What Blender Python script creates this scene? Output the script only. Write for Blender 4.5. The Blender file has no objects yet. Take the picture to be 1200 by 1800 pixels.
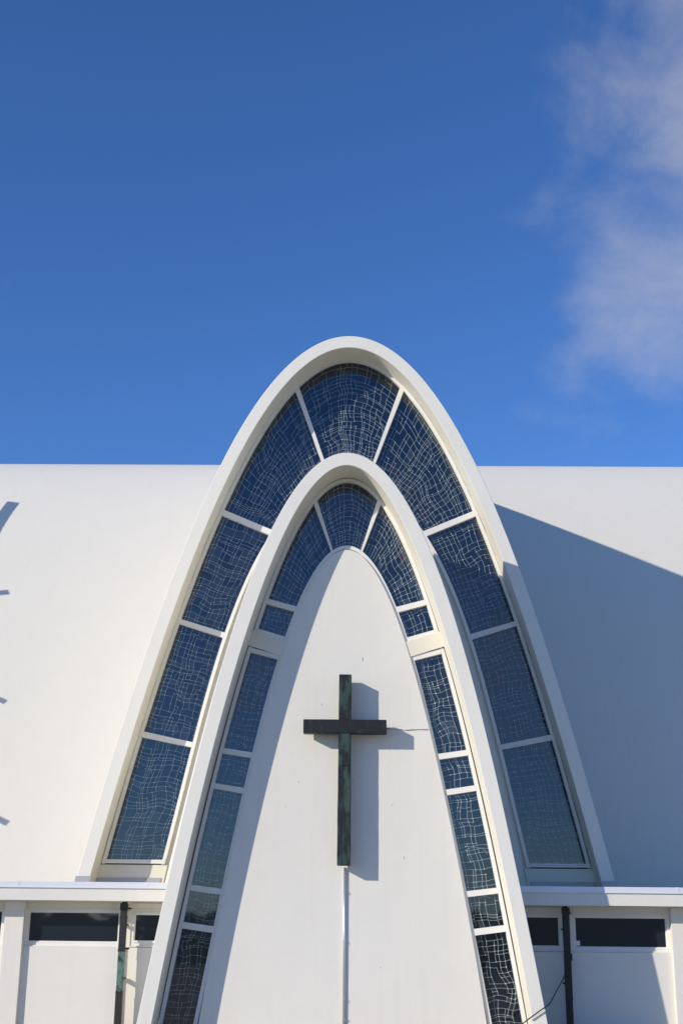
import bpy, bmesh, math, random
from mathutils import Vector, Matrix, noise

# ------------------------------------------------------------------ camera, sky, sun, exposure
scene = bpy.context.scene
COL = scene.collection
CAM = Vector((0.324, -26.5, 2.0))
F_PX, PITCH, ROLL, YAW = 2275.0, math.radians(17.6), math.radians(0.583), math.radians(0.98)
fw = Vector((-math.sin(YAW)*math.cos(PITCH), math.cos(YAW)*math.cos(PITCH), math.sin(PITCH)))
r0 = Vector((math.cos(YAW), math.sin(YAW), 0)); u0 = r0.cross(fw)
rv = r0*math.cos(ROLL) + u0*math.sin(ROLL); uv = u0*math.cos(ROLL) - r0*math.sin(ROLL)
cd = bpy.data.cameras.new('camera'); cam = bpy.data.objects.new('camera', cd); COL.objects.link(cam)
cd.sensor_fit = 'VERTICAL'; cd.sensor_height = 36; cd.sensor_width = 24
cd.lens = F_PX/1800*36; cd.clip_end = 6000; cd.clip_start = 0.1
m = Matrix((rv, uv, -fw)).transposed().to_4x4(); m.translation = CAM
cam.matrix_world = m
scene.camera = cam

SUNV = Vector((-1.45, -1.0, 0.71)).normalized()          # towards the sun
EL = math.asin(SUNV.z); AZ = math.atan2(SUNV.x, SUNV.y)
w = bpy.data.worlds.new('World'); scene.world = w; w.use_nodes = True
nt = w.node_tree; nt.nodes.clear()
def N(t, **k):
    n = nt.nodes.new(t)
    for a, b in k.items(): setattr(n, a, b)
    return n
wo = N('ShaderNodeOutputWorld'); bg = N('ShaderNodeBackground'); bg.inputs['Strength'].default_value = 0.1
sky = N('ShaderNodeTexSky', sky_type='NISHITA'); sky.sun_disc = False
sky.sun_elevation = EL; sky.sun_rotation = AZ; sky.altitude = 1200
sky.air_density = 1.0; sky.dust_density = 0.0; sky.ozone_density = 4.0
tc = N('ShaderNodeTexCoord'); sep = N('ShaderNodeSeparateXYZ')
nt.links.new(tc.outputs['Generated'], sep.inputs[0])
# clouds: a flat layer high above (direction divided by its height), the same all round
addz = N('ShaderNodeMath', operation='ADD'); addz.inputs[1].default_value = 0.6
mz = N('ShaderNodeMath', operation='MAXIMUM'); mz.inputs[1].default_value = 0.0
nt.links.new(sep.outputs['Z'], mz.inputs[0]); nt.links.new(mz.outputs[0], addz.inputs[0])
comb = N('ShaderNodeCombineXYZ')
for k in 'XY':
    d = N('ShaderNodeMath', operation='DIVIDE'); nt.links.new(sep.outputs[k], d.inputs[0]); nt.links.new(addz.outputs[0], d.inputs[1])
    nt.links.new(d.outputs[0], comb.inputs[k])
n1 = N('ShaderNodeTexNoise'); n1.inputs['Scale'].default_value = 10.0; n1.inputs['Detail'].default_value = 10; n1.inputs['Roughness'].default_value = 0.57
n1.inputs['Distortion'].default_value = 0.2
n2 = N('ShaderNodeTexNoise'); n2.inputs['Scale'].default_value = 1.6; n2.inputs['Detail'].default_value = 2
off = N('ShaderNodeVectorMath', operation='ADD'); off.inputs[1].default_value = (1.9, 9.4, 0.0)
nt.links.new(comb.outputs[0], off.inputs[0])
nt.links.new(off.outputs[0], n1.inputs['Vector']); nt.links.new(off.outputs[0], n2.inputs['Vector'])
# a cloud bank stands in the north-east, thin broken cloud elsewhere
def band(sock, a, b_, lo, hi):
    q = N('ShaderNodeMapRange', interpolation_type='SMOOTHSTEP'); q.inputs['From Min'].default_value = a; q.inputs['From Max'].default_value = b_
    q.inputs['To Min'].default_value = lo; q.inputs['To Max'].default_value = hi; nt.links.new(sock, q.inputs['Value']); return q.outputs[0]
def mul(a, b_):
    q = N('ShaderNodeMath', operation='MULTIPLY'); nt.links.new(a, q.inputs[0]); nt.links.new(b_, q.inputs[1]); return q.outputs[0]
bank = mul(mul(band(sep.outputs['X'], 0.06, 0.27, 0, 1), band(sep.outputs['X'], 0.5, 0.75, 1, 0)), band(sep.outputs['Z'], 0.33, 0.43, 0, 1))
bank = mul(bank, band(sep.outputs['Y'], 0.0, 0.4, 0, 1))
east = N('ShaderNodeMath', operation='MULTIPLY_ADD'); east.inputs[1].default_value = 0.56; east.inputs[2].default_value = -0.10
bank2 = mul(mul(band(sep.outputs['Z'], 0.06, 0.14, 0, 0.6), band(sep.outputs['Z'], 0.30, 0.40, 1, 0)), band(sep.outputs['Y'], -0.3, -0.6, 0, 1))
bsum = N('ShaderNodeMath', operation='ADD'); nt.links.new(bank, bsum.inputs[0]); nt.links.new(bank2, bsum.inputs[1])
nt.links.new(bsum.outputs[0], east.inputs[0])
s1 = N('ShaderNodeMath', operation='ADD'); nt.links.new(n1.outputs['Fac'], s1.inputs[0]); nt.links.new(east.outputs[0], s1.inputs[1])
s2 = N('ShaderNodeMath', operation='MULTIPLY_ADD'); nt.links.new(n2.outputs['Fac'], s2.inputs[0]); s2.inputs[1].default_value = 0.35; nt.links.new(s1.outputs[0], s2.inputs[2])
cr = N('ShaderNodeMapRange', interpolation_type='SMOOTHSTEP'); cr.inputs['From Min'].default_value = 0.70; cr.inputs['From Max'].default_value = 1.36
cr.inputs['To Min'].default_value = 0.0; cr.inputs['To Max'].default_value = 0.62
nt.links.new(s2.outputs[0], cr.inputs['Value'])
hsv = N('ShaderNodeHueSaturation'); hsv.inputs['Saturation'].default_value = 1.12
tint = N('ShaderNodeMix', data_type='RGBA', blend_type='MULTIPLY'); tint.inputs[0].default_value = 1.0; tint.inputs[7].default_value = (1.27, 1.37, 1.70, 1)
nt.links.new(sky.outputs[0], hsv.inputs['Color'])
mix = N('ShaderNodeMix', data_type='RGBA'); mix.inputs[7].default_value = (5.9, 5.9, 6.1, 1)
nt.links.new(cr.outputs[0], mix.inputs[0]); nt.links.new(hsv.outputs[0], tint.inputs[6]); nt.links.new(tint.outputs[2], mix.inputs[6])
nt.links.new(mix.outputs[2], bg.inputs['Color']); nt.links.new(bg.outputs[0], wo.inputs[0])

sl = bpy.data.lights.new('sun', 'SUN'); sl.energy = 4.1; sl.angle = math.radians(0.5); sl.color = (1.0, 0.905, 0.765)
sun = bpy.data.objects.new('sun', sl); COL.objects.link(sun)
sun.rotation_euler = SUNV.to_track_quat('Z', 'Y').to_euler(); sun.location = (-20, -20, 25)
scene.view_settings.view_transform = 'Standard'; scene.view_settings.look = 'None'
scene.view_settings.exposure = 0.0; scene.view_settings.gamma = 1.0; scene.view_settings.use_curve_mapping = False
scene.cycles.max_bounces = 8; scene.cycles.transparent_max_bounces = 12

# ------------------------------------------------------------------ materials
def mat(name, color, rough=0.6, metal=0.0, spec=0.5):
    m_ = bpy.data.materials.new(name); m_.use_nodes = True
    b = m_.node_tree.nodes['Principled BSDF']
    b.inputs['Base Color'].default_value = (*color, 1); b.inputs['Roughness'].default_value = rough
    b.inputs['Metallic'].default_value = metal; b.inputs['Specular IOR Level'].default_value = spec
    return m_
def nodes(m_):
    t = m_.node_tree
    return t, t.nodes['Principled BSDF'], (lambda ty, **k: _mk(t, ty, k))
def _mk(t, ty, k):
    n = t.nodes.new(ty)
    for a, b in k.items(): setattr(n, a, b)
    return n
def ramp(n, stops):
    e = n.color_ramp.elements
    while len(e) > 1: e.remove(e[-1])
    e[0].position, e[0].color = stops[0][0], (*stops[0][1], 1)
    for p, c in stops[1:]:
        x = e.new(p); x.color = (*c, 1)
def painted(name, color, dirt=(0.62, 0.58, 0.50), amount=0.25, bump=0.004, speck=0.5, streak=0.0, stain=None):
    """white masonry paint: roller texture, faint clouds of dirt, specks, rain streaks"""
    m_ = mat(name, color, 0.72, spec=0.25); t, b, A = nodes(m_)
    g = A('ShaderNodeNewGeometry')
    n = A('ShaderNodeTexNoise'); n.inputs['Scale'].default_value = 0.9; n.inputs['Detail'].default_value = 8; n.inputs['Roughness'].default_value = 0.62
    t.links.new(g.outputs['Position'], n.inputs['Vector'])
    r = A('ShaderNodeMapRange'); r.inputs['From Min'].default_value = 0.48; r.inputs['From Max'].default_value = 0.78; r.inputs['To Max'].default_value = amount
    t.links.new(n.outputs['Fac'], r.inputs['Value'])
    mx = A('ShaderNodeMix', data_type='RGBA'); mx.inputs[6].default_value = (*color, 1); mx.inputs[7].default_value = (*dirt, 1)
    t.links.new(r.outputs[0], mx.inputs[0])
    last = mx.outputs[2]
    if streak:
        mp = A('ShaderNodeMapping'); mp.inputs['Scale'].default_value = (5.5, 5.5, 0.35); t.links.new(g.outputs['Position'], mp.inputs[0])
        ns = A('ShaderNodeTexNoise'); ns.inputs['Scale'].default_value = 1.0; ns.inputs['Detail'].default_value = 6; t.links.new(mp.outputs[0], ns.inputs['Vector'])
        rs = A('ShaderNodeMapRange'); rs.inputs['From Min'].default_value = 0.55; rs.inputs['From Max'].default_value = 0.85; rs.inputs['To Max'].default_value = streak
        t.links.new(ns.outputs['Fac'], rs.inputs['Value'])
        m2 = A('ShaderNodeMix', data_type='RGBA'); m2.inputs[7].default_value = (0.50, 0.46, 0.40, 1)
        t.links.new(rs.outputs[0], m2.inputs[0]); t.links.new(last, m2.inputs[6]); last = m2.outputs[2]
    if stain:
        # yellow water stain in patches
        ny = A('ShaderNodeTexNoise'); ny.inputs['Scale'].default_value = 0.8; ny.inputs['Detail'].default_value = 5; t.links.new(g.outputs['Position'], ny.inputs['Vector'])
        ry = A('ShaderNodeMapRange'); ry.inputs['From Min'].default_value = 0.42; ry.inputs['From Max'].default_value = 0.72; ry.inputs['To Max'].default_value = stain
        t.links.new(ny.outputs['Fac'], ry.inputs['Value'])
        m4 = A('ShaderNodeMix', data_type='RGBA'); m4.inputs[7].default_value = (0.66, 0.58, 0.38, 1)
        t.links.new(ry.outputs[0], m4.inputs[0]); t.links.new(last, m4.inputs[6]); last = m4.outputs[2]
    if speck:
        v = A('ShaderNodeTexVoronoi'); v.inputs['Scale'].default_value = 2.6; t.links.new(g.outputs['Position'], v.inputs['Vector'])
        rp = A('ShaderNodeMapRange'); rp.inputs['From Min'].default_value = 0.028; rp.inputs['From Max'].default_value = 0.012; rp.inputs['To Max'].default_value = speck
        t.links.new(v.outputs['Distance'], rp.inputs['Value'])
        m3 = A('ShaderNodeMix', data_type='RGBA'); m3.inputs[7].default_value = (0.40, 0.38, 0.34, 1)
        t.links.new(rp.outputs[0], m3.inputs[0]); t.links.new(last, m3.inputs[6]); last = m3.outputs[2]
    t.links.new(last, b.inputs['Base Color'])
    nb = A('ShaderNodeTexNoise'); nb.inputs['Scale'].default_value = 16; nb.inputs['Detail'].default_value = 6
    nc = A('ShaderNodeTexNoise'); nc.inputs['Scale'].default_value = 1.4; nc.inputs['Detail'].default_value = 3
    t.links.new(g.outputs['Position'], nb.inputs['Vector']); t.links.new(g.outputs['Position'], nc.inputs['Vector'])
    bu = A('ShaderNodeBump'); bu.inputs['Strength'].default_value = 0.5; bu.inputs['Distance'].default_value = bump
    b2 = A('ShaderNodeBump'); b2.inputs['Strength'].default_value = 0.35; b2.inputs['Distance'].default_value = bump*6
    t.links.new(nb.outputs['Fac'], bu.inputs['Height']); t.links.new(nc.outputs['Fac'], b2.inputs['Height'])
    t.links.new(bu.outputs[0], b2.inputs['Normal']); t.links.new(b2.outputs[0], b.inputs['Normal'])
    return m_
M_FACE = painted('white_arch_paint', (0.80, 0.78, 0.71), amount=0.16, streak=0.10)
M_SOFFIT = painted('cream_arch_paint', (0.80, 0.775, 0.68), amount=0.2, stain=0.28)
M_WALL = painted('white_wall_paint', (0.77, 0.75, 0.685), amount=0.16, streak=0.14)
M_VAULT = painted('white_vault_paint', (0.71, 0.69, 0.625), amount=0.13, streak=0.10, speck=0.0)
M_FRAME = painted('frame_paint', (0.79, 0.775, 0.73), amount=0.35, bump=0.002, speck=0.6)
M_ANNEX = painted('annex_paint', (0.75, 0.73, 0.67), amount=0.15, streak=0.15)
M_CREAM = painted('cream_annex_paint', (0.79, 0.76, 0.68), amount=0.35, streak=0.2)
M_FLASH = mat('grey_white_flashing', (0.74, 0.76, 0.80), 0.35, 0.1)
M_GREYFL = mat('zinc_upstand', (0.45, 0.46, 0.47), 0.5, 0.3)
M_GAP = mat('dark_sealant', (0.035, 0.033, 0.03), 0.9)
M_LEAD = mat('lead_came', (0.31, 0.34, 0.335), 0.65, 0.0)
M_SOLDER = mat('solder', (0.62, 0.65, 0.65), 0.6, 0.1)
M_ALU = mat('aluminium_tube', (0.72, 0.73, 0.75), 0.28, 0.8)
M_CABLE = mat('black_cable', (0.012, 0.012, 0.014), 0.5)
M_RUST = mat('rust', (0.25, 0.12, 0.04), 0.85)
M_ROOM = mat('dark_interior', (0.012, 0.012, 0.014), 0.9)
M_ROOF = mat('roofing_felt', (0.44, 0.385, 0.30), 0.9)
M_CHIP = mat('bare_concrete', (0.45, 0.44, 0.42), 0.9)

def patina(name, green, dark, lo, hi, scale):
    m_ = mat(name, dark, 0.55, 0.15); t, b, A = nodes(m_)
    g = A('ShaderNodeNewGeometry'); mp = A('ShaderNodeMapping'); mp.inputs['Scale'].default_value = (scale*1.7, scale*1.7, scale*0.55)
    t.links.new(g.outputs['Position'], mp.inputs[0])
    n = A('ShaderNodeTexNoise'); n.inputs['Scale'].default_value = 1; n.inputs['Detail'].default_value = 9; n.inputs['Roughness'].default_value = 0.68
    t.links.new(mp.outputs[0], n.inputs['Vector'])
    r = A('ShaderNodeValToRGB'); ramp(r, [(0, dark), (lo, dark), (hi, green), (1, tuple(min(1, c*1.6) for c in green))])
    t.links.new(n.outputs['Fac'], r.inputs[0]); t.links.new(r.outputs[0], b.inputs['Base Color'])
    bu = A('ShaderNodeBump'); bu.inputs['Distance'].default_value = 0.004; t.links.new(n.outputs['Fac'], bu.inputs['Height']); t.links.new(bu.outputs[0], b.inputs['Normal'])
    return m_
M_COP_GREEN = patina('green_patina', (0.034, 0.066, 0.056), (0.012, 0.014, 0.014), 0.46, 0.58, 4.5)
M_COP_DARK = patina('dark_patina', (0.030, 0.046, 0.042), (0.011, 0.012, 0.013), 0.54, 0.66, 6)
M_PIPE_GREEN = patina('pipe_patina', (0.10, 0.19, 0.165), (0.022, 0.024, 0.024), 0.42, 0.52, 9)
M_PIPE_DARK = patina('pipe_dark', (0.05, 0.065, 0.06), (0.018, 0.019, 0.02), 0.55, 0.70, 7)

def cover_glass():
    m_ = bpy.data.materials.new('cover_glass'); m_.use_nodes = True; t = m_.node_tree; t.nodes.clear()
    A = lambda ty, **k: _mk(t, ty, k)
    o = A('ShaderNodeOutputMaterial'); tr = A('ShaderNodeBsdfTransparent'); gl = A('ShaderNodeBsdfGlossy'); mx = A('ShaderNodeMixShader')
    tr.inputs[0].default_value = (0.93, 0.96, 0.97, 1); gl.inputs['Roughness'].default_value = 0.02; gl.inputs['Color'].default_value = (0.74, 0.86, 1, 1)
    lw = A('ShaderNodeLayerWeight'); lw.inputs['Blend'].default_value = 0.5
    pw = A('ShaderNodeMath', operation='POWER'); pw.inputs[1].default_value = 5.0; t.links.new(lw.outputs['Facing'], pw.inputs[0])
    fr = A('ShaderNodeMath', operation='MULTIPLY_ADD'); fr.inputs[1].default_value = 0.9; fr.inputs[2].default_value = 0.066; t.links.new(pw.outputs[0], fr.inputs[0])
    g = A('ShaderNodeNewGeometry'); n = A('ShaderNodeTexNoise'); n.inputs['Scale'].default_value = 0.9; n.inputs['Detail'].default_value = 2
    t.links.new(g.outputs['Position'], n.inputs['Vector'])
    bu = A('ShaderNodeBump'); bu.inputs['Strength'].default_value = 0.4; bu.inputs['Distance'].default_value = 0.012
    t.links.new(n.outputs['Fac'], bu.inputs['Height']); t.links.new(bu.outputs[0], gl.inputs['Normal'])
    t.links.new(fr.outputs[0], mx.inputs[0]); t.links.new(tr.outputs[0], mx.inputs[1]); t.links.new(gl.outputs[0], mx.inputs[2]); t.links.new(mx.outputs[0], o.inputs[0])
    return m_
M_COVER = cover_glass()
M_GLASS = []
for nm, c in (('midnight', (0.004, 0.007, 0.014)), ('blue_black', (0.006, 0.010, 0.018)), ('slate', (0.012, 0.016, 0.020)), ('smoke_cloud_grey', (0.040, 0.046, 0.050)), ('deep_teal', (0.005, 0.012, 0.016))):  # the lightest grey also paints cloud reflections into chosen panes
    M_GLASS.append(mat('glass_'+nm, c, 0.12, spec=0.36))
M_RED = mat('glass_dark_red', (0.09, 0.008, 0.012), 0.15)
def window_glass():
    m_ = mat('dark_window_glass', (0.014, 0.020, 0.030), 0.03, spec=1.0); t, b, A = nodes(m_)
    g = A('ShaderNodeNewGeometry'); n = A('ShaderNodeTexNoise'); n.inputs['Scale'].default_value = 1.3
    t.links.new(g.outputs['Position'], n.inputs['Vector'])
    bu = A('ShaderNodeBump'); bu.inputs['Strength'].default_value = 0.4; bu.inputs['Distance'].default_value = 0.01
    t.links.new(n.outputs['Fac'], bu.inputs['Height']); t.links.new(bu.outputs[0], b.inputs['Normal'])
    return m_
M_WIN = window_glass()

# ------------------------------------------------------------------ mesh helpers
def link(name, me, m_, parent=None, smooth=False):
    o = bpy.data.objects.new(name, me); COL.objects.link(o)
    for x in (m_ if isinstance(m_, (list, tuple)) else [m_]): me.materials.append(x)
    if smooth:
        for p in me.polygons: p.use_smooth = True
    if parent:
        o.parent = parent; o.matrix_parent_inverse = parent.matrix_world.inverted()
    return o
def thing(name, label, cat, loc=(0, 0, 0), group=None):
    o = bpy.data.objects.new(name, None); COL.objects.link(o); o.location = loc; o['label'] = label; o['category'] = cat
    o.matrix_world = Matrix.Translation(loc); o.empty_display_size = 0.2
    if group: o['group'] = group
    return o
def tag(o, label, cat, group=None):
    o['label'] = label; o['category'] = cat
    if group: o['group'] = group
    return o
def raw(name, V, Fc, m_, parent=None, smooth=False, mi=None):
    me = bpy.data.meshes.new(name); me.from_pydata([tuple(v) for v in V], [], Fc); me.update()
    o = link(name, me, m_, parent, smooth)
    if mi:
        for p, k in zip(me.polygons, mi): p.material_index = k
    return o
def boxmesh(lst, bevel=0.0):
    """lst of (x0,x1,y0,y1,z0,z1)"""
    bm = bmesh.new()
    for x0, x1, y0, y1, z0, z1 in lst:
        r = bmesh.ops.create_cube(bm, size=1)
        for v in r['verts']: v.co = Vector(((x0+x1)/2+v.co.x*(x1-x0), (y0+y1)/2+v.co.y*(y1-y0), (z0+z1)/2+v.co.z*(z1-z0)))
    if bevel: bmesh.ops.bevel(bm, geom=bm.edges[:], offset=bevel, segments=2, affect='EDGES', profile=0.6)
    return bm
def box(name, lst, m_, parent=None, bevel=0.0):
    if not isinstance(lst, list): lst = [lst]
    bm = boxmesh(lst, bevel); me = bpy.data.meshes.new(name); bm.to_mesh(me); bm.free()
    return link(name, me, m_, parent)
def tube(name, pts, rad, m_, parent=None, seg=10):
    V, Fc = [], []
    pts = [Vector(p) for p in pts]
    for i, p in enumerate(pts):
        d = (pts[min(i+1, len(pts)-1)]-pts[max(i-1, 0)]).normalized()
        a = d.orthogonal().normalized() if i == 0 else (a0 - d*a0.dot(d)).normalized()
        a0 = a; b = d.cross(a)
        for k in range(seg):
            t = 2*math.pi*k/seg; V.append(p+(a*math.cos(t)+b*math.sin(t))*rad)
    for i in range(len(pts)-1):
        for k in range(seg):
            Fc.append((i*seg+k, i*seg+(k+1) % seg, (i+1)*seg+(k+1) % seg, (i+1)*seg+k))
    Fc.append(tuple(range(seg))[::-1]); Fc.append(tuple((len(pts)-1)*seg+k for k in range(seg)))
    return raw(name, V, Fc, m_, parent, True)

# ------------------------------------------------------------------ the arch curves (half width against depth below the apex)
class Curve:
    def __init__(s, H, a, b, c, grow=0.0, zmin=0.0):
        s.H, s.a, s.b, s.c, s.g = H, a, b, c, grow
        n = 700; T = H+grow-zmin
        half = []
        for i in range(n+1):
            t = T*(i/n)**2; half.append(s._pt(t))
        # offset outwards by grow
        if grow:
            q = []
            for i, (x, z) in enumerate(half):
                if i == 0: q.append((0.0, z+grow)); continue
                x0, z0 = half[i-1]; x1, z1 = half[min(i+1, n)]
                dx, dz = x1-x0, z1-z0; l = math.hypot(dx, dz) or 1
                q.append((x - dz/l*grow, z + dx/l*grow))
            half = q
        s.half = half; s.L = [0.0]
        for i in range(1, len(half)): s.L.append(s.L[-1]+math.dist(half[i], half[i-1]))
    def _pt(s, t): return (math.sqrt(max(0, s.a*t+s.b*t*t+s.c*t**3)), s.H-t)
    def s_at_z(s, z):
        h = s.half; lo, hi = 0, len(h)-1
        while hi-lo > 1:
            m_ = (lo+hi)//2
            if h[m_][1] > z: lo = m_
            else: hi = m_
        f = (h[lo][1]-z)/((h[lo][1]-h[hi][1]) or 1)
        return s.L[lo]+(s.L[hi]-s.L[lo])*max(0, min(1, f))
    def at(s, q):
        sg = -1 if q < 0 else 1; q = abs(q); lo, hi = 0, len(s.L)-1
        q = min(q, s.L[-1])
        while hi-lo > 1:
            m_ = (lo+hi)//2
            if s.L[m_] < q: lo = m_
            else: hi = m_
        f = (q-s.L[lo])/((s.L[hi]-s.L[lo]) or 1)
        x = s.half[lo][0]+(s.half[hi][0]-s.half[lo][0])*f; z = s.half[lo][1]+(s.half[hi][1]-s.half[lo][1])*f
        return (sg*x, z)
    def width(s, z): return abs(s.at(s.s_at_z(z))[0])
    def line(s, z, n):
        """n+1 points from the left foot at height z over the apex to the right foot, denser at the apex"""
        S = s.s_at_z(z); out = []
        for i in range(n+1):
            k = i/n*2-1; out.append(s.at(S*math.copysign(abs(k)**1.25, k)))
        return out
A_ = dict(H=15.028, a=2.709, b=-0.03995, c=0.001738)
CA = Curve(**A_)
CB = Curve(14.732, 2.2987, -0.00775, 0.000609)
CCG = Curve(14.687, 2.1517, 0.00964, -0.000305)
CCI = Curve(11.678, 2.6640, -0.20745, 0.011827)
CE = Curve(11.252, 1.44182, -0.03604, 0.00173)
CFi = Curve(10.974, 1.05042, 0.01339, -0.00077)
CG = Curve(10.882, 0.98387, 0.01119, -0.00041)
CH = Curve(9.477, 0.81074, -0.01166, 0.0015)
CI = Curve(9.372, 0.72036, 0.01015, -0.00037)
CCIf = Curve(11.678, 2.6640, -0.20745, 0.011827, grow=-0.07)
CHf = Curve(9.477, 0.81074, -0.01166, 0.0015, grow=-0.075)
CGf = Curve(10.882, 0.98387, 0.01119, -0.00041, grow=0.07)
CCGf = Curve(14.687, 2.1517, 0.00964, -0.000305, grow=0.065)

def wobble(p, amp, seed=0.0):
    v = Vector((p[0]*0.9+seed, p[1]*0.9, seed)); return amp*noise.noise(v)
def strip(rows, close=False, flip=False):
    V, Fc = [], []; n = len(rows[0])
    for r in rows: V += r
    R = len(rows)
    for j in range(R if close else R-1):
        j2 = (j+1) % R
        for i in range(n-1):
            f = (j*n+i, j*n+i+1, j2*n+i+1, j2*n+i); Fc.append(f[::-1] if flip else f)
    return V, Fc

YC = 10.2           # crown line of the transept vault
NS = 160
# ------------------------------------------------------------------ ground and far hills
def grid_plane():
    V, Fc = [], []
    rad = [0, 12, 30, 60, 110, 180, 260, 340, 420, 520, 700, 1000, 1600, 2600]
    seg = 96; V.append((0, 0, 0))
    def h(x, y, r):
        k = max(0, min(1, (r-260)/440)); k = k*k*(3-2*k)
        return k*(6+7*noise.noise(Vector((x*0.0022, y*0.0022, 3.1)))+5*noise.noise(Vector((x*0.011, y*0.011, 1.1))))
    for r in rad[1:]:
        for s in range(seg):
            a = 2*math.pi*s/seg; x, y = r*math.cos(a), r*math.sin(a); V.append((x, y, h(x, y, r)))
    for s in range(seg): Fc.append((0, 1+s, 1+(s+1) % seg))
    for j in range(len(rad)-2):
        for s in range(seg):
            a, b = 1+j*seg, 1+(j+1)*seg
            Fc.append((a+s, b+s, b+(s+1) % seg, a+(s+1) % seg))
    return V, Fc
gm = mat('ground', (0.2, 0.2, 0.19), 0.9); t, b, A = nodes(gm)
g = A('ShaderNodeNewGeometry'); ln = A('ShaderNodeVectorMath', operation='LENGTH'); t.links.new(g.outputs['Position'], ln.inputs[0])
n = A('ShaderNodeTexNoise'); n.inputs['Scale'].default_value = 0.02; n.inputs['Detail'].default_value = 8; t.links.new(g.outputs['Position'], n.inputs['Vector'])
ad = A('ShaderNodeMath', operation='MULTIPLY_ADD'); ad.inputs[1].default_value = 40; t.links.new(n.outputs['Fac'], ad.inputs[0]); t.links.new(ln.outputs['Value'], ad.inputs[2])
mr = A('ShaderNodeMapRange'); mr.inputs['From Min'].default_value = 56; mr.inputs['From Max'].default_value = 62; t.links.new(ad.outputs[0], mr.inputs['Value'])
n5 = A('ShaderNodeTexNoise'); n5.inputs['Scale'].default_value = 6; n5.inputs['Detail'].default_value = 8; t.links.new(g.outputs['Position'], n5.inputs['Vector'])
r1 = A('ShaderNodeValToRGB'); ramp(r1, [(0.3, (0.33, 0.285, 0.21)), (0.7, (0.43, 0.375, 0.285))]); t.links.new(n5.outputs['Fac'], r1.inputs[0])
r2 = A('ShaderNodeValToRGB'); ramp(r2, [(0.3, (0.035, 0.045, 0.022)), (0.7, (0.07, 0.065, 0.04))]); t.links.new(n.outputs['Fac'], r2.inputs[0])
mx = A('ShaderNodeMix', data_type='RGBA'); t.links.new(mr.outputs[0], mx.inputs[0]); t.links.new(r1.outputs[0], mx.inputs[6]); t.links.new(r2.outputs[0], mx.inputs[7]); t.links.new(mx.outputs[2], b.inputs['Base Color'])
V, Fc = grid_plane(); go = raw('ground', V, Fc, gm, None, True); go['kind'] = 'structure'

# ------------------------------------------------------------------ the church
church = thing('church', 'white concrete church with nested parabolic arches, stained glass rings and a long vaulted roof', 'church')

# transept vault behind
def vault(x0, x1, nx=60):
    prof = CA.line(0.05, 150)       # (offset, z)
    rows = []
    for i in range(nx+1):
        x = x0+(x1-x0)*i/nx; rows.append([Vector((x, YC+p[0], p[1])) for p in prof])
    V, Fc = strip(rows); n_ = len(prof)
    Fc.append(tuple(range(n_))[::-1]); Fc.append(tuple(nx*n_+k for k in range(n_)))
    return V, Fc
V, Fc = vault(-17, 17)
vo = raw('transept_vault', V, Fc, M_VAULT, church)
for p in vo.data.polygons: p.use_smooth = len(p.vertices) == 4
# ridge capping along the crown: a thin folded sheet
V = []; Fc = []
for x in (-17.02, 17.02):
    for dy, dz in ((-0.16, -0.012), (-0.14, 0.012), (0.14, 0.012), (0.16, -0.012)):
        V.append((x, YC+dy, CA.H+dz))
for k in range(3): Fc.append((k, k+1, k+5, k+4))
raw('ridge_capping', V, Fc, M_FLASH, church)

def shell(name, front_out, front_in, yf, back_out, yb, back_in, yi, z0, parent, m_f, m_s, m_o, ys=None, mid=None):
    """a projecting arch: front ring, outer face back to yb, inner face (soffit) back to yi"""
    fo, fi = front_out.line(z0, NS), front_in.line(z0, NS)
    bo, bi = back_out.line(z0, NS), back_in.line(z0, NS)
    bm_ = mid.line(z0, NS) if mid else None
    e = 0.012
    def row(L, y): return [Vector((p[0], y, p[1])) for p in L]
    # small eased arris on both front edges
    fo2 = [((p[0]*(1-e)+q[0]*e), (p[1]*(1-e)+q[1]*e)) for p, q in zip(fo, fi)]
    fo2 = [(p[0]+(q[0]-p[0])*0.03, p[1]+(q[1]-p[1])*0.03) for p, q in zip(fo, fi)]
    fi2 = [(q[0]+(p[0]-q[0])*0.03, q[1]+(p[1]-q[1])*0.03) for p, q in zip(fo, fi)]
    K = 10
    rows = []; mats = []
    for k in range(K+1):
        f = 1-k/K; y = yf+0.01+(yb-yf-0.01)*f
        if ys is not None:
            y = (ys+(yb-ys)*(1-k/4)) if k <= 4 else (yf+0.01+(ys-yf-0.01)*(1-(k-4)/(K-4)))
            f = (1-k/4) if k <= 4 else (1-(k-4)/(K-4))
            A0, B0 = (bm_, bo) if k <= 4 else (fo, bm_)
            rows.append([Vector((p[0]+(q[0]-p[0])*f, y, p[1]+(q[1]-p[1])*f)) for p, q in zip(A0, B0)]); continue
        rows.append([Vector((p[0]+(q[0]-p[0])*f, y, p[1]+(q[1]-p[1])*f)) for p, q in zip(fo, bo)])
    rows.append(row(fo2, yf)); rows.append(row(fi2, yf)); rows.append(row(fi, yf+0.01))
    KI = 4
    for k in range(1, KI+1):
        f = k/KI; y = yf+0.01+(yi-yf-0.01)*f
        rows.append([Vector((p[0]+(q[0]-p[0])*f, y, p[1]+(q[1]-p[1])*f)) for p, q in zip(fi, bi)])
    V, Fc = strip(rows)
    nr = len(rows); per = len(rows[0])-1; mi = []
    for j in range(nr-1):
        k = 2 if j < K else (0 if j <= K+1 else 1)
        mi += [k]*per
    o = raw(name, V, Fc, [m_f, m_s, m_o], parent, True, mi)
    o.data.set_sharp_from_angle(angle=math.radians(28))
    return o
outer = shell('outer_arch', CA, CB, 1.0, CA, YC, CB, 1.84, 2.62, church, M_FACE, M_SOFFIT, M_VAULT)
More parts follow.
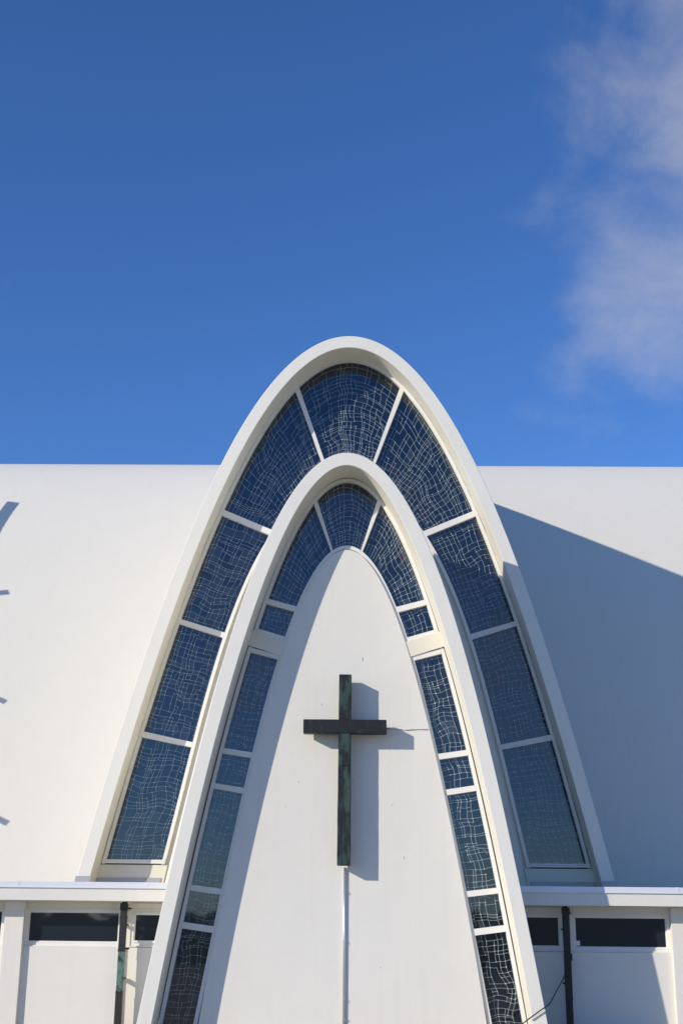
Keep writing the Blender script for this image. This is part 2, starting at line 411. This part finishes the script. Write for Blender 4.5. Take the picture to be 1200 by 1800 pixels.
inner = shell('inner_arch', CE, CFi, -1.4, CCIf, 1.77, CFi, -0.50, 0.0, church, M_FACE, M_SOFFIT, M_SOFFIT, ys=1.12, mid=Curve(11.252, 1.44182, -0.03604, 0.00173, grow=-0.52))

# central gable wall, slightly proud of the glazing
ci = CI.line(0.0, 120)
V = [Vector((p[0], -0.68, p[1])) for p in ci]+[Vector((p[0], -0.48, p[1])) for p in ci]
n_ = len(ci); Fc = [tuple(range(n_))[::-1]]+[(i, i+1, n_+i+1, n_+i) for i in range(n_-1)]
gw = raw('gable_wall', V, Fc, M_WALL, church)
me = gw.data
bm = bmesh.new(); bm.from_mesh(me); bmesh.ops.triangulate(bm, faces=[f for f in bm.faces if len(f.verts) > 4]); bmesh.ops.recalc_face_normals(bm, faces=bm.faces[:]); bm.to_mesh(me); bm.free()
# paint chips on the gable wall
random.seed(5)
for (x, z, sx_, sz_) in ((0.34, 7.07, .012, .04), (-0.47, 6.15, .010, .03), (-0.9, 4.62, .012, .02), (0.16, 4.66, .01, .01), (1.15, 3.2, .01, .03), (-1.15, 4.15, .008, .02), (0.93, 4.2, .02, .012), (0.7, 1.2, .012, .012), (-0.75, 7.4, .008, .008)):
    V = []; k = 9
    for i in range(k):
        a = 2*math.pi*i/k; q = random.uniform(.6, 1.2); V.append((x+math.cos(a)*sx_*q, -0.682, z+math.sin(a)*sz_*q))
    V.append((x, -0.686, z+0.3*sz_)); Fc = [(i, (i+1) % k, k) for i in range(k)]
    raw('paint_chip', V, Fc, M_CHIP, church)

# ------------------------------------------------------------------ glazing
def lerp(a, b, t): return a+(b-a)*t
class Pane:
    def __init__(s, co, ci, so, si):
        s.co, s.ci, s.so, s.si = co, ci, so, si
    def P(s, u, v):      # u: inner -> outer curve, v along
        a = s.ci.at(lerp(s.si[0], s.si[1], v)); b = s.co.at(lerp(s.so[0], s.so[1], v))
        return (lerp(a[0], b[0], u), lerp(a[1], b[1], u))
    def size(s):
        m0, m1 = s.P(0, .5), s.P(1, .5); L1 = abs(s.so[1]-s.so[0]); L0 = math.dist(s.P(0, 0), s.P(0, .5))+math.dist(s.P(0, .5), s.P(0, 1))
        return math.dist(m0, m1), (L0+L1)/2
PIECES = []      # (area, window_object, verts, faces, material)
def make_window(pane, yg, seed, cell, label=None, cloud_tone=0.0):
    rnd = random.Random(seed)
    LU, LV = pane.size()
    nu, nv = max(3, round(LU/cell)), max(3, round(LV/cell))
    # the outer sheet of clear glass is the window part's own mesh
    K, J = 3, 72
    V = [Vector((*pane.P(i/K, j/J), 0)) for j in range(J+1) for i in range(K+1)]
    V = [Vector((p.x, yg, p.y)) for p in V]
    Fc = [(j*(K+1)+i, j*(K+1)+i+1, (j+1)*(K+1)+i+1, (j+1)*(K+1)+i) for j in range(J) for i in range(K)]
    win = raw('window', V, Fc, M_COVER, church)
    if label: win['label'] = label
    bm = bmesh.new(); bm.from_mesh(win.data); 
    bmesh.ops.recalc_face_normals(bm, faces=bm.faces[:])
    for f in bm.faces:
        if f.normal.y > 0: f.normal_flip()
    bm.to_mesh(win.data); bm.free()
    # uneven came grid, warped and swirled
    def spac(n_):
        g_ = [rnd.choice((0.42, 0.7, 0.95, 1.0, 1.2, 1.5)) for _ in range(n_)]; s_ = sum(g_); o = [0]
        for q in g_: o.append(o[-1]+q/s_)
        return o
    U, W_ = spac(nu), spac(nv)
    def dbl(a): 
        o = []
        for i in range(len(a)-1): o += [a[i], (a[i]+a[i+1])/2]
        return o+[a[-1]]
    U2, W2 = dbl(U), dbl(W_)
    off = rnd.uniform(0, 100)
    sw = [(rnd.uniform(.15, .85)*LU, rnd.uniform(.1, .9)*LV, rnd.uniform(.22, .42), rnd.choice((-1, 1))*rnd.uniform(.15, .5)) for _ in range(max(1, int(LU*LV/1.6)))]
    def warp(u, v):
        x, y = u*LU, v*LV
        e = min(x, LU-x, y, LV-y); k = max(0, min(1, e/0.14)); k = k*k*(3-2*k)
        dx = 0.075*noise.noise(Vector((x*1.7+off, y*1.7, 0)))+0.022*noise.noise(Vector((x*5+off, y*5, 4)))
        dy = 0.075*noise.noise(Vector((x*1.7, y*1.7+off, 9)))+0.022*noise.noise(Vector((x*5, y*5+off, 7)))
        x2, y2 = x+dx*k, y+dy*k
        for cx, cy, rr, an in sw:
            qx, qy = x2-cx, y2-cy; d = (qx*qx+qy*qy)/(rr*rr); a = an*math.exp(-d*1.4)*k
            x2, y2 = cx+qx*math.cos(a)-qy*math.sin(a), cy+qx*math.sin(a)+qy*math.cos(a)
        return max(0, min(1, x2/LU)), max(0, min(1, y2/LV))
    nU, nW = len(U2), len(W2)
    G = [[Vector(pane.P(*warp(U2[i], W2[j]))) for i in range(nU)] for j in range(nW)]
    # merge neighbouring cells here and there
    par = list(range(nu*nv)); cnt = [1]*(nu*nv)
    def find(a):
        while par[a] != a: a = par[a]
        return a
    def merge(a, b, lim=3):
        a, b = find(a), find(b)
        if a != b and cnt[a]+cnt[b] <= lim: par[b] = a; cnt[a] += cnt[b]; return True
        return a == b
    for _ in range(int(nu*nv*0.34)):
        i, j = rnd.randrange(nu), rnd.randrange(nv)
        if rnd.random() < .5 and i+1 < nu: merge(j*nu+i, j*nu+i+1)
        elif j+1 < nv: merge(j*nu+i, (j+1)*nu+i)
    groups = {}
    for c in range(nu*nv): groups.setdefault(find(c), []).append(c)
    yp = yg+0.038
    for gi, cells in groups.items():
        V, Fc = [], []; ax, az = rnd.gauss(0, .006), rnd.gauss(0, .006)
        area = 0
        cx = sum(G[2*(c//nu)+1][2*(c % nu)+1].x for c in cells)/len(cells); cz = sum(G[2*(c//nu)+1][2*(c % nu)+1].y for c in cells)/len(cells)
        for c in cells:
            i, j = c % nu, c//nu
            idx = [(2*i, 2*j), (2*i+1, 2*j), (2*i+2, 2*j), (2*i+2, 2*j+1), (2*i+2, 2*j+2), (2*i+1, 2*j+2), (2*i, 2*j+2), (2*i, 2*j+1)]
            P = [G[q][p] for p, q in idx]; ar = 0.0
            for k in range(8): ar += P[k].x*P[(k+1) % 8].y-P[(k+1) % 8].x*P[k].y
            if ar < 0: P = P[::-1]
            area += abs(ar)/2
            b0 = len(V)
            for p in P: V.append(Vector((p.x, yp+(p.x-cx)*ax+(p.y-cz)*az, p.y)))
            Fc.append(tuple(range(b0, b0+8)))
        r_ = rnd.random(); mi_ = 0 if r_ < .40 else 1 if r_ < .68 else 2 if r_ < .82 else 4 if r_ < .96 else 3
        if rnd.random() < cloud_tone: mi_ = 3 if rnd.random() < .75 else 2  # greyer pieces put a cloud reflection into the colour of these panes
        PIECES.append([area, win, V, Fc, mi_])
    # leading: a low ridge along every edge that is kept
    V, Fc, MI = [], [], []
    yl = yp-0.008
    def seg(a, b, w_=0.0052):
        d = b-a
        if d.length < 1e-5: return
        n0 = Vector((-d.y, d.x)).normalized()*w_; k = len(V); e = d.normalized()*w_*0.5
        a, b = a-e, b+e
        for p, yy in ((a+n0, yp-0.001), (a, yl), (a-n0, yp-0.001), (b+n0, yp-0.001), (b, yl), (b-n0, yp-0.001)): V.append(Vector((p.x, yy, p.y)))
        Fc.append((k, k+1, k+4, k+3)); Fc.append((k+1, k+2, k+5, k+4)); MI.append(0); MI.append(0)
    for j in range(nv+1):
        for i in range(nu):
            if 0 < j < nv and find((j-1)*nu+i) == find(j*nu+i): continue
            for k in (0, 1): seg(G[2*j][2*i+k], G[2*j][2*i+k+1])
    for i in range(nu+1):
        for j in range(nv):
            if 0 < i < nu and find(j*nu+i-1) == find(j*nu+i): continue
            for k in (0, 1): seg(G[2*j+k][2*i], G[2*j+k+1][2*i])
    # a few free arcs cut across the grid
    for _ in range(max(2, int(LU*LV*2.6))):
        cx, cy, rr = rnd.uniform(0, LU), rnd.uniform(0, LV), rnd.choice((.14, .25, .4, .7, 1.1)); a0 = rnd.uniform(0, 6.28); sp = rnd.uniform(.5, 1.5)*min(2.4, .55/rr+.35)
        prev = None; ex = rnd.uniform(.6, 1.5)
        for k in range(13):
            a = a0+sp*k/12; x, y = cx+rr*math.cos(a), cy+rr*ex*math.sin(a)
            q = Vector(pane.P(x/LU, y/LV)) if 0.01*LU < x < .99*LU and 0.005*LV < y < .995*LV else None
            if prev is not None and q is not None: seg(prev, q, .0045)
            prev = q
    for j in range(1, nv):
        for i in range(1, nu):
            if rnd.random() < .75:
                p = G[2*j][2*i]; s_ = rnd.uniform(.007, .013); k = len(V); tx, tz = rnd.gauss(0, .25), rnd.gauss(0, .25)
                for a in range(5):
                    c_, d_ = math.cos(a*1.2566)*s_, math.sin(a*1.2566)*s_; V.append(Vector((p.x+c_, yl-0.003+c_*tx+d_*tz, p.y+d_)))
                Fc.append(tuple(range(k, k+5))); MI.append(1)
    o = raw('leading', V, Fc, [M_LEAD, M_SOLDER], win, False, MI); o['kind'] = 'stuff'
    return win

def spans(co, ci, zo, zi, side):
    a = (co.s_at_z(zo[0])*side, co.s_at_z(zo[1])*side); b = (ci.s_at_z(zi[0])*side, ci.s_at_z(zi[1])*side)
    return Pane(co, ci, a, b)
YO, YI = 1.735, -0.56
sd = 11
def top_pane(co, ci, zo, zi):
    return Pane(co, ci, (-co.s_at_z(zo), co.s_at_z(zo)), (-ci.s_at_z(zi), ci.s_at_z(zi)))
make_window(top_pane(CCG, CCI, 14.031, 11.625), YO, sd, 0.108)
OUT = [((13.935, 10.977), (11.609, 10.488)), ((10.853, 8.415), (10.373, 8.114)), ((8.312, 5.915), (7.996, 5.691)), ((5.794, 3.211), (5.581, 3.211))]
INN = [((10.383, 8.329), (9.347, 8.173)), ((8.222, 7.702), (8.063, 7.538)), ((7.213, 5.283), (7.067, 5.198)), ((5.176, 4.595), (5.09, 4.506)), ((4.49, 2.666), (4.397, 2.596)), ((2.561, 1.982), (2.489, 1.908)), ((1.867, 0.084), (1.79, 0.084))]
for side in (-1, 1):
    for zo, zi in OUT:
        sd += 1; make_window(spans(CCG, CCI, zo, zi, side), YO, sd, 0.108, cloud_tone=0.75 if side < 0 and zo is OUT[1][0] else 0.3 if side < 0 and zo is OUT[2][0] else 0.0)
make_window(top_pane(CG, CH, 10.476, 9.372), YI, 77, 0.088)
for side in (-1, 1):
    for zo, zi in INN:
        sd += 1; make_window(spans(CG, CH, zo, zi, side), YI, sd, 0.092, cloud_tone=0.8 if side < 0 and zo is INN[1][0] else 0.0)
# the largest 280 pieces are objects, the rest of each window is one mass
PIECES.sort(key=lambda p: -p[0])
red = next(p for p in PIECES[60:] if abs(sum(v.x for v in p[2])/len(p[2])-1.06) < .12 and abs(sum(v.z for v in p[2])/len(p[2])-9.4) < .2)
for p in PIECES[:280]:
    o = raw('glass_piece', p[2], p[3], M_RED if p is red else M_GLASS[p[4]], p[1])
rest = {}
for p in PIECES[280:]: rest.setdefault(p[1].name, []).append(p)
for k, lst in rest.items():
    V, Fc, MI = [], [], []
    for p in lst:
        b0 = len(V); V += p[2]
        for f in p[3]: Fc.append(tuple(q+b0 for q in f)); MI.append(5 if p is red else p[4])
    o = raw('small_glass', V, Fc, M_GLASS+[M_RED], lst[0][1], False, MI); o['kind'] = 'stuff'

# frames: curved rails and straight mullions
def rail(name, c0, c1, s0, s1, y0, y1, parent, n_=60):
    """bar between two curves from arc position s0 to s1 (fractions given as (on c0, on c1))"""
    rows = [[], [], [], []]
    for i in range(n_+1):
        f = i/n_; a = c0.at(lerp(s0[0], s1[0], f)); b = c1.at(lerp(s0[1], s1[1], f))
        rows[0].append(Vector((a[0], y1, a[1]))); rows[1].append(Vector((a[0], y0, a[1]))); rows[2].append(Vector((b[0], y0, b[1]))); rows[3].append(Vector((b[0], y1, b[1])))
    V, Fc = strip(rows, close=True)
    o = raw(name, V, Fc, M_FRAME, parent)
    fix(o); return o
def fix(o):
    bm = bmesh.new(); bm.from_mesh(o.data); bmesh.ops.recalc_face_normals(bm, faces=bm.faces[:]); bm.to_mesh(o.data); bm.free()
def bar(name, quad, y0, y1, m_, parent):
    """quad: four (x,z) corners"""
    V = [Vector((p[0], y0, p[1])) for p in quad]+[Vector((p[0], y1, p[1])) for p in quad]
    Fc = [(0, 1, 2, 3), (7, 6, 5, 4)]+[(i, i+4, (i+1) % 4+4, (i+1) % 4) for i in range(4)]
    o = raw(name, V, Fc, m_, parent); fix(o)
    return o
frame_o = bpy.data.objects.new('window_frame', None); COL.objects.link(frame_o); frame_o.parent = church
frame_i = bpy.data.objects.new('window_frame', None); COL.objects.link(frame_i); frame_i.parent = church
def full(c, z): s = c.s_at_z(z); return s
# outer ring
zb = 3.13
for side in (-1, 1):
    rail('frame_rail', CCG, CCGf, (0, 0), (side*full(CCG, zb), side*full(CCGf, zb)), 1.665, 1.78, frame_o, 90)
    rail('frame_rail', CCIf, CCI, (0, 0), (side*full(CCIf, zb), side*full(CCI, zb)), 1.665, 1.78, frame_o, 90)
    def pt(c, z): x, z_ = c.at(side*c.s_at_z(z)); return (x, z_)
    e = 0.004
    # radial mullion beside the crown pane and the three lower ones
    mz_ = [((14.031, OUT[0][0][0]), (11.625, OUT[0][1][0]))]+[((OUT[k][0][1], OUT[k+1][0][0]), (OUT[k][1][1], OUT[k+1][1][0])) for k in range(3)]
    for (oa, ob), (ia, ib) in mz_:
        bar('mullion', [pt(CCG, oa), pt(CCG, ob), pt(CCI, ib), pt(CCI, ia)], 1.661, 1.776, M_FRAME, frame_o)
    q = [pt(CCG, 3.2), pt(CCGf, 3.2), pt(CCGf, 3.13), pt(CCIf, 3.13), pt(CCIf, 3.2)]
    bar('bottom_rail', [(pt(CCGf, 3.15)[0], 3.225), (pt(CCGf, 3.15)[0], 3.145), (pt(CCIf, 3.15)[0], 3.145), (pt(CCIf, 3.15)[0], 3.225)], 1.658, 1.774, M_FRAME, frame_o)
    # shadow gap under the bottom rail, sill panel and its zinc foot
    bar('sill_panel', [(pt(CB, 3.12)[0]*1.0, 3.12), (pt(CB, 2.6)[0], 2.62), (pt(CCIf, 2.6)[0]*.98, 2.62), (pt(CCIf, 3.12)[0]*.985, 3.12)], 1.69, 1.81, M_SOFFIT, church)
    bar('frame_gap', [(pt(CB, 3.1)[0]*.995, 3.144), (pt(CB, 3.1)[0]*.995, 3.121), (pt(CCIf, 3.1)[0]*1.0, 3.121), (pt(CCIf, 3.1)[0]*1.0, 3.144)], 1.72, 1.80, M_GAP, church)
    # zinc upstand along the foot of the arch leg
    za = 2.86
    bar('zinc_upstand', [(pt(CA, za)[0]*1.003, za), (pt(CA, 2.67)[0]*1.003, 2.67), (pt(CB, 2.67)[0]*.997, 2.67), (pt(CB, za)[0]*.997, za)], 0.985, 1.005, M_GREYFL, church)
    bar('zinc_upstand', [(pt(CB, za)[0]*.998, za), (pt(CB, 2.67)[0]*.998, 2.67), (pt(CCIf, 2.67)[0], 2.67), (pt(CCIf, za)[0], za)], 1.67, 1.688, M_GREYFL, church)
    # cracked sealant lines in the reveal of the arch
    rnd = random.Random(9+side)
    for base, y_, zt, zbm, wid in ((CCGf, 1.60, 13.7, 3.15, .005), ):
        z = zt
        while z > zbm:
            l = rnd.uniform(.15, .9); z2 = max(zbm, z-l); wd = wid*rnd.choice((.5, .8, 1, 1.6 if side > 0 else 1.0))*(2.4 if side > 0 and z < 9.5 else 1); jy = rnd.uniform(-.01, .01)
            V = []; Fc = []; kk = 8
            for i in range(kk+1):
                zz = lerp(z, z2, i/kk); xb = CB.width(zz)*side
                yy = y_+jy+0.012*noise.noise(Vector((zz*6, 0, side)))
                ww = wd*(.5+abs(noise.noise(Vector((zz*9, 3, side))))*2)
                V += [Vector((xb-side*.003, yy-ww, zz)), Vector((xb-side*.003, yy+ww, zz))]
            Fc = [(2*i, 2*i+1, 2*i+3, 2*i+2) for i in range(kk)]
            raw('paint_crack', V, Fc, M_GAP, outer)
            z = z2-rnd.uniform(.0, .5 if side < 0 else .25)
# inner ring
for side in (-1, 1):
    def pt(c, z): x, z_ = c.at(side*c.s_at_z(z)); return (x, z_)
    for (za, zb_) in ((None, 7.60), (7.33, 0.02)):
        s0 = (0, 0) if za is None else (side*full(CG, za), side*full(CGf, za))
        rail('frame_rail', CG, CGf, s0, (side*full(CG, zb_), side*full(CGf, zb_)), -0.63, -0.515, frame_i, 70)
    for (za, zb_) in ((None, 7.45), (7.18, 0.02)):
        s0 = (0, 0) if za is None else (side*full(CHf, za), side*full(CH, za))
        rail('frame_rail', CHf, CH, s0, (side*full(CHf, zb_), side*full(CH, zb_)), -0.63, -0.515, frame_i, 70)
    mz_ = [((10.476, INN[0][0][0]), (9.372, INN[0][1][0])), ((INN[0][0][1], INN[1][0][0]), (INN[0][1][1], INN[1][1][0])),
           ((INN[1][0][1], 7.60), (INN[1][1][1], 7.445)), ((7.305, INN[2][0][0]), (7.16, INN[2][1][0]))]
    mz_ += [((INN[k][0][1], INN[k+1][0][0]), (INN[k][1][1], INN[k+1][1][0])) for k in range(2, 6)]
    for (oa, ob), (ia, ib) in mz_:
        bar('mullion', [pt(CG, oa), pt(CG, ob), pt(CH, ib), pt(CH, ia)], -0.634, -0.519, M_FRAME, frame_i)
    bar('spandrel_panel', [(pt(CFi, 7.64)[0], 7.655), (pt(CFi, 7.34)[0], 7.355), (pt(CI, 7.12)[0]*.99, 7.13), (pt(CI, 7.43)[0]*.99, 7.435)], -0.66, -0.50, M_SOFFIT, church)

# ------------------------------------------------------------------ low side wings
def wing(side):
    s = side
    lab = ('low white side wing left of the arches with a ribbon window and corner pier' if s < 0 else
           'low white side wing right of the arches, mostly in the shade of the inner arch')
    W = thing('side_wing', lab, 'building', (s*8, 0.6, 0))
    def bx(name, lst, m_, bevel=0.0, parent=W):
        out = []
        for x0, x1, y0, y1, z0, z1 in (lst if isinstance(lst, list) else [lst]):
            a, b_ = sorted((s*x0+.04, s*x1+.04)); out.append((a, b_, y0, y1, z0, z1))
        return box(name, out, m_, parent, bevel)
    bx('roof_slab', (3.0, 16, 0.03, 5.2, 2.40, 2.595), M_ROOF)
    bx('fascia', (3.0, 16.02, 0.0, 0.06, 2.362, 2.612), M_ANNEX, 0.006)
    bx('flashing', (3.0, 16.04, -0.022, 0.16, 2.614, 2.718), M_FLASH, 0.006)
    bx('flashing_lip', (3.0, 16.04, -0.03, -0.021, 2.60, 2.622), M_FLASH)
    for k in range(5): bx('flashing_lap', (3.9+k*2.55, 3.96+k*2.55, -0.026, 0.1, 2.616, 2.722), M_FLASH, 0.002)
    bx('soffit_board', (3.0, 16, 0.065, 0.9, 2.352, 2.362), M_CREAM)
    # header above the windows
    bx('header', (2.9, 16, 0.60, 0.75, 2.188, 2.352), M_CREAM)
    bx('header_trim', [(3.3, 4.28, 0.575, 0.60, 2.30, 2.33), (3.3, 16, 0.58, 0.60, 2.196, 2.212)], M_CREAM)
    # panels under the windows with a sloping top
    def panel(x0, x1, yf):
        q = [(yf, 0.0), (yf, 1.485), (yf+0.14, 1.535), (yf+0.3, 1.535), (yf+0.3, 0.0)]
        V = [(s*x+.04, y, z) for x in (x0, x1) for y, z in q]
        Fc = [(0, 1, 2, 3, 4), (9, 8, 7, 6, 5)]+[(i, 5+i, 5+(i+1) % 5, (i+1) % 5) for i in range(5)]
        o = raw('wall_panel', V, Fc, M_ANNEX, W); fix(o)
    panel(4.40, 6.43, 0.55); panel(6.80, 9.6, 0.55); panel(9.98, 12.8, 0.55); panel(13.2, 16, .55)
    panel(2.9, 4.395, 0.60)
    for x in (6.42, 9.6, 12.8): bx('pier', (x, x+0.385, 0.45, 0.95, 0, 2.350), M_ANNEX, 0.008)
    def window(x0, x1, z0, z1, casement=False):
        fr = 0.07
        wdw = bx('window', [(x0-fr, x0, 0.62, 0.72, z0-fr, z1+.04), (x1, x1+fr, 0.62, 0.72, z0-fr, z1+.04), (x0, x1, 0.621, 0.719, z1, z1+.04), (x0, x1, 0.621, 0.719, z0-fr, z0)], M_FRAME, 0.004)
        p = bx('pane', (x0, x1, 0.68, 0.69, z0, z1), M_WIN, 0, wdw)
        bx('glazing_bead', [(x0, x0+.018, .655, .68, z0, z1), (x1-.018, x1, .655, .68, z0, z1), (x0+.018, x1-.018, .655, .68, z1-.016, z1), (x0+.018, x1-.018, .655, .68, z0, z0+.016)], M_FRAME, 0, wdw)
        if casement:
            bx('sash', [(x0+.018, x0+.055, .60, .654, z0-.01, z1+.01), (x0+.055, x1, .60, .654, z1-.045, z1+.01), (x0+.055, x1, .60, .654, z0-.01, z0+.03)], M_FRAME, 0.004, wdw)
            bx('hinge', (x0+.10, x0+.16, .585, .60, z1-.03, z1-.005), M_GREYFL, 0, wdw)
        return wdw
    wd0 = window(4.545, 6.36, 1.58, 2.150)
    window(6.9, 9.52, 1.59, 2.16); window(10.05, 12.73, 1.59, 2.16); window(13.3, 15.9, 1.59, 2.16)
    if s > 0: box('sticker', (4.60, 4.68, 0.672, 0.679, 1.61, 1.70), M_FLASH, wd0)
    window(3.05, 4.235, 1.59, 2.150, casement=(s < 0))
    bx('sill', [(4.45, 6.42, 0.585, 0.66, 1.497, 1.519), (2.9, 4.33, 0.585, 0.66, 1.497, 1.519), (6.81, 9.6, .585, .66, 1.497, 1.519)], M_FRAME, 0.004)
    bx('window_post', (4.305, 4.475, 0.60, 0.74, 1.45, 2.245), M_CREAM)
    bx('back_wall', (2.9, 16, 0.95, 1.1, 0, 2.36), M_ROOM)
    bx('end_wall', (15.9, 16.0, 0.6, 4.8, 0, 2.36), M_ANNEX)
    return W
wing(-1); wing(1)

# copper downpipes
def pipe(side, lab, mg, md):
    x = -4.365 if side < 0 else 4.367
    T = thing('downpipe', lab, 'downpipe', (x, 0.4, 0), 'copper downpipes on the side wings')
    hw = 0.062; y0, y1 = 0.26, 0.38
    sec = [(2.05, 2.30, md), (1.42, 2.05, md), (0.66, 1.42, mg), (0.0, 0.66, md)]
    if side > 0: sec = [(1.43, 2.30, md), (0.62, 1.43, md), (0, 0.62, md)]
    for i, (a, b_, m_) in enumerate(sec):
        g_ = 0.003*(i % 2); box('pipe_section', (x-hw-g_, x+hw+g_, y0-g_, y1+g_, a+.012, b_+.012), m_, T, 0.010)
        box('pipe_collar', (x-hw-.008, x+hw+.008, y0-.008, y1+.008, a-.004, a+.022), md, T, 0.004)
    # crimped shoulder and hopper spout under the fascia
    box('hopper', (x-hw-.012, x+hw+.012, y0-.015, y1+.02, 2.20, 2.325), md, T, 0.016)
    tube('spout', [(x, .30, 2.30), (x, .34, 2.345), (x, .45, 2.355)], .045, md, T, 12)
    for z in (1.9, 0.9): box('bracket', (x-hw-.014, x+hw+.014, y1-.02, .56, z, z+.03), md, T)
    if side > 0: box('dented_collar', (x-hw-.004, x+hw+.026, y0-.004, y1, 1.33, 1.47), md, T, 0.02)
pipe(-1, 'square copper downpipe with bright green patina on the left wing beside the arch leg', M_PIPE_GREEN, M_PIPE_DARK)
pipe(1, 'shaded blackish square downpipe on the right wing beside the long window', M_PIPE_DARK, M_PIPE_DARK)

# ------------------------------------------------------------------ the cross and small fittings
cr_ = thing('wall_cross', 'dark copper latin cross with green patina fixed to the white wall', 'cross', (0, -0.9, 3.03))
def worn(name, x0, x1, z0, z1, m_, y0=-1.06, y1=-0.81):
    bm = boxmesh([(x0, x1, y0, y1, z0, z1)])
    cuts = int(max(x1-x0, z1-z0)/0.22)
    ax = (x1-x0) > (z1-z0)
    es = [e for e in bm.edges if abs((e.verts[0].co-e.verts[1].co)[0 if ax else 2]) > .3]
    if cuts > 0 and es: bmesh.ops.subdivide_edges(bm, edges=es, cuts=cuts)
    for v in bm.verts: v.co += Vector((.006*noise.noise(v.co*3.1), .004*noise.noise(v.co*2.3+Vector((5, 5, 5))), .004*noise.noise(v.co*4+Vector((1, 9, 2)))))
    bmesh.ops.bevel(bm, geom=[e for e in bm.edges if e.calc_face_angle(0) > .5], offset=.008, segments=2, affect='EDGES')
    me = bpy.data.meshes.new(name); bm.to_mesh(me); bm.free()
    return link(name, me, m_, cr_)
worn('upright', -0.124, 0.121, 5.80, 6.695, M_COP_GREEN)
worn('crossbar', -0.818, 0.815, 5.535, 5.80, M_COP_DARK, -1.064, -0.806)
worn('upright', -0.126, 0.121, 4.9, 5.53, M_COP_GREEN)
worn('upright', -0.127, 0.122, 3.035, 4.896, M_COP_GREEN)
for x, z in ((0, 6.4), (-.55, 5.66), (.55, 5.66), (0, 4.4), (0, 3.3)): box('wall_bracket', (x-.02, x+.02, -0.83, -0.675, z-.02, z+.02), M_COP_DARK, cr_)

cn = tube('conduit', [(.012, -.708, 3.01), (.016, -.708, 1.66), (.016, -.708, 1.645), (.018, -.708, .0)], .026, M_ALU)
tag(cn, 'thin silver conduit running straight down from the foot of the cross', 'pipe')
for z in (2.55, 1.65, 0.62, 0.28):
    c_ = box('conduit_clip', (-.018, .050, -.742, -.68, z, z+.018), M_ALU, cn, .003)
wr = tube('wall_wire', [(0.80, -.69, 5.685), (.95, -.70, 5.672), (1.1, -.69, 5.672), (1.18, -.692, 5.655), (1.3, -.70, 5.668), (1.45, -.69, 5.675), (1.64, -.69, 5.668)], .009, mat('painted_wire', (.6, .59, .56), .6), seg=6)
tag(wr, 'thin pale wire crossing the white wall from the cross to the right window frame', 'wire')
rs = raw('rust_spot', [(1.11+.014*math.cos(a), -.702, 5.663+.012*math.sin(a)) for a in [k*1.047 for k in range(6)]], [(5, 4, 3, 2, 1, 0)], M_RUST, wr)

# loose black cable from the right downpipe over the foot of the inner arch
pts = [Vector(p) for p in ((4.29, .22, 1.10), (4.20, -.2, 1.03), (4.0, -.75, .86), (3.76, -1.35, .63), (3.70, -1.43, .60), (3.59, -1.435, .53), (3.42, -1.43, .415), (3.26, -1.44, .305), (3.09, -1.48, .17), (2.99, -1.55, .02))]
cb = tube('loose_cable', pts, .011, M_CABLE, seg=8)
tag(cb, 'loose black cable slung from the right downpipe over the foot of the inner arch', 'cable')
for k, dz in ((0, 0), ): pass
bt = box('cable_batten', (0, 0.30, -0.03, 0.0, -0.012, 0.012), M_FRAME)
bt.location = (3.41, -1.402, .365); bt.rotation_euler = (0, -math.atan2(.22, .34), 0)
tag(bt, 'short white batten under the black cable on the arch foot', 'batten')

# invented mast on the wing roof, added for its shadow; out of view
mast = thing('shadow_mast', 'added steel mast, unseen, its four arms set to cast shadows onto the left vault', 'mast', (-13.9, 3.9, 2.6))
tube('pole', [(-13.9, 3.9, 2.6), (-13.9, 3.9, 12.2)], .06, M_GREYFL, mast)
box('foot_plate', (-14.1, -13.7, 3.7, 4.1, 2.6, 2.63), M_GREYFL, mast)
def shadow_arm(p0, p1, wd, name='shadow_arm'):
    p0, p1 = Vector(p0), Vector(p1); d = (p1-p0).normalized(); n_ = d.cross(Vector((1.45, 1, -.69)).normalized()).normalized()*wd/2; q = d.cross(n_).normalized()*.03
    V = [p+a*n_+b_*q for p in (p0, p1) for a, b_ in ((-1, -1), (1, -1), (1, 1), (-1, 1))]
    o = raw(name, V, [(0, 1, 2, 3), (7, 6, 5, 4)]+[(i, i+4, (i+1) % 4+4, (i+1) % 4) for i in range(4)], M_GREYFL, mast); fix(o)
shadow_arm((-13.7, 3.95, 10.9), (-12.23, 6.10, 14.53), .24)
shadow_arm((-13.9, 3.95, 12.1), (-11.80, 4.82, 11.60), .14)
shadow_arm((-13.9, 3.9, 9.6), (-11.37, 3.88, 8.55), .13)
shadow_arm((-13.9, 3.9, 6.9), (-10.85, 3.12, 5.53), .14)
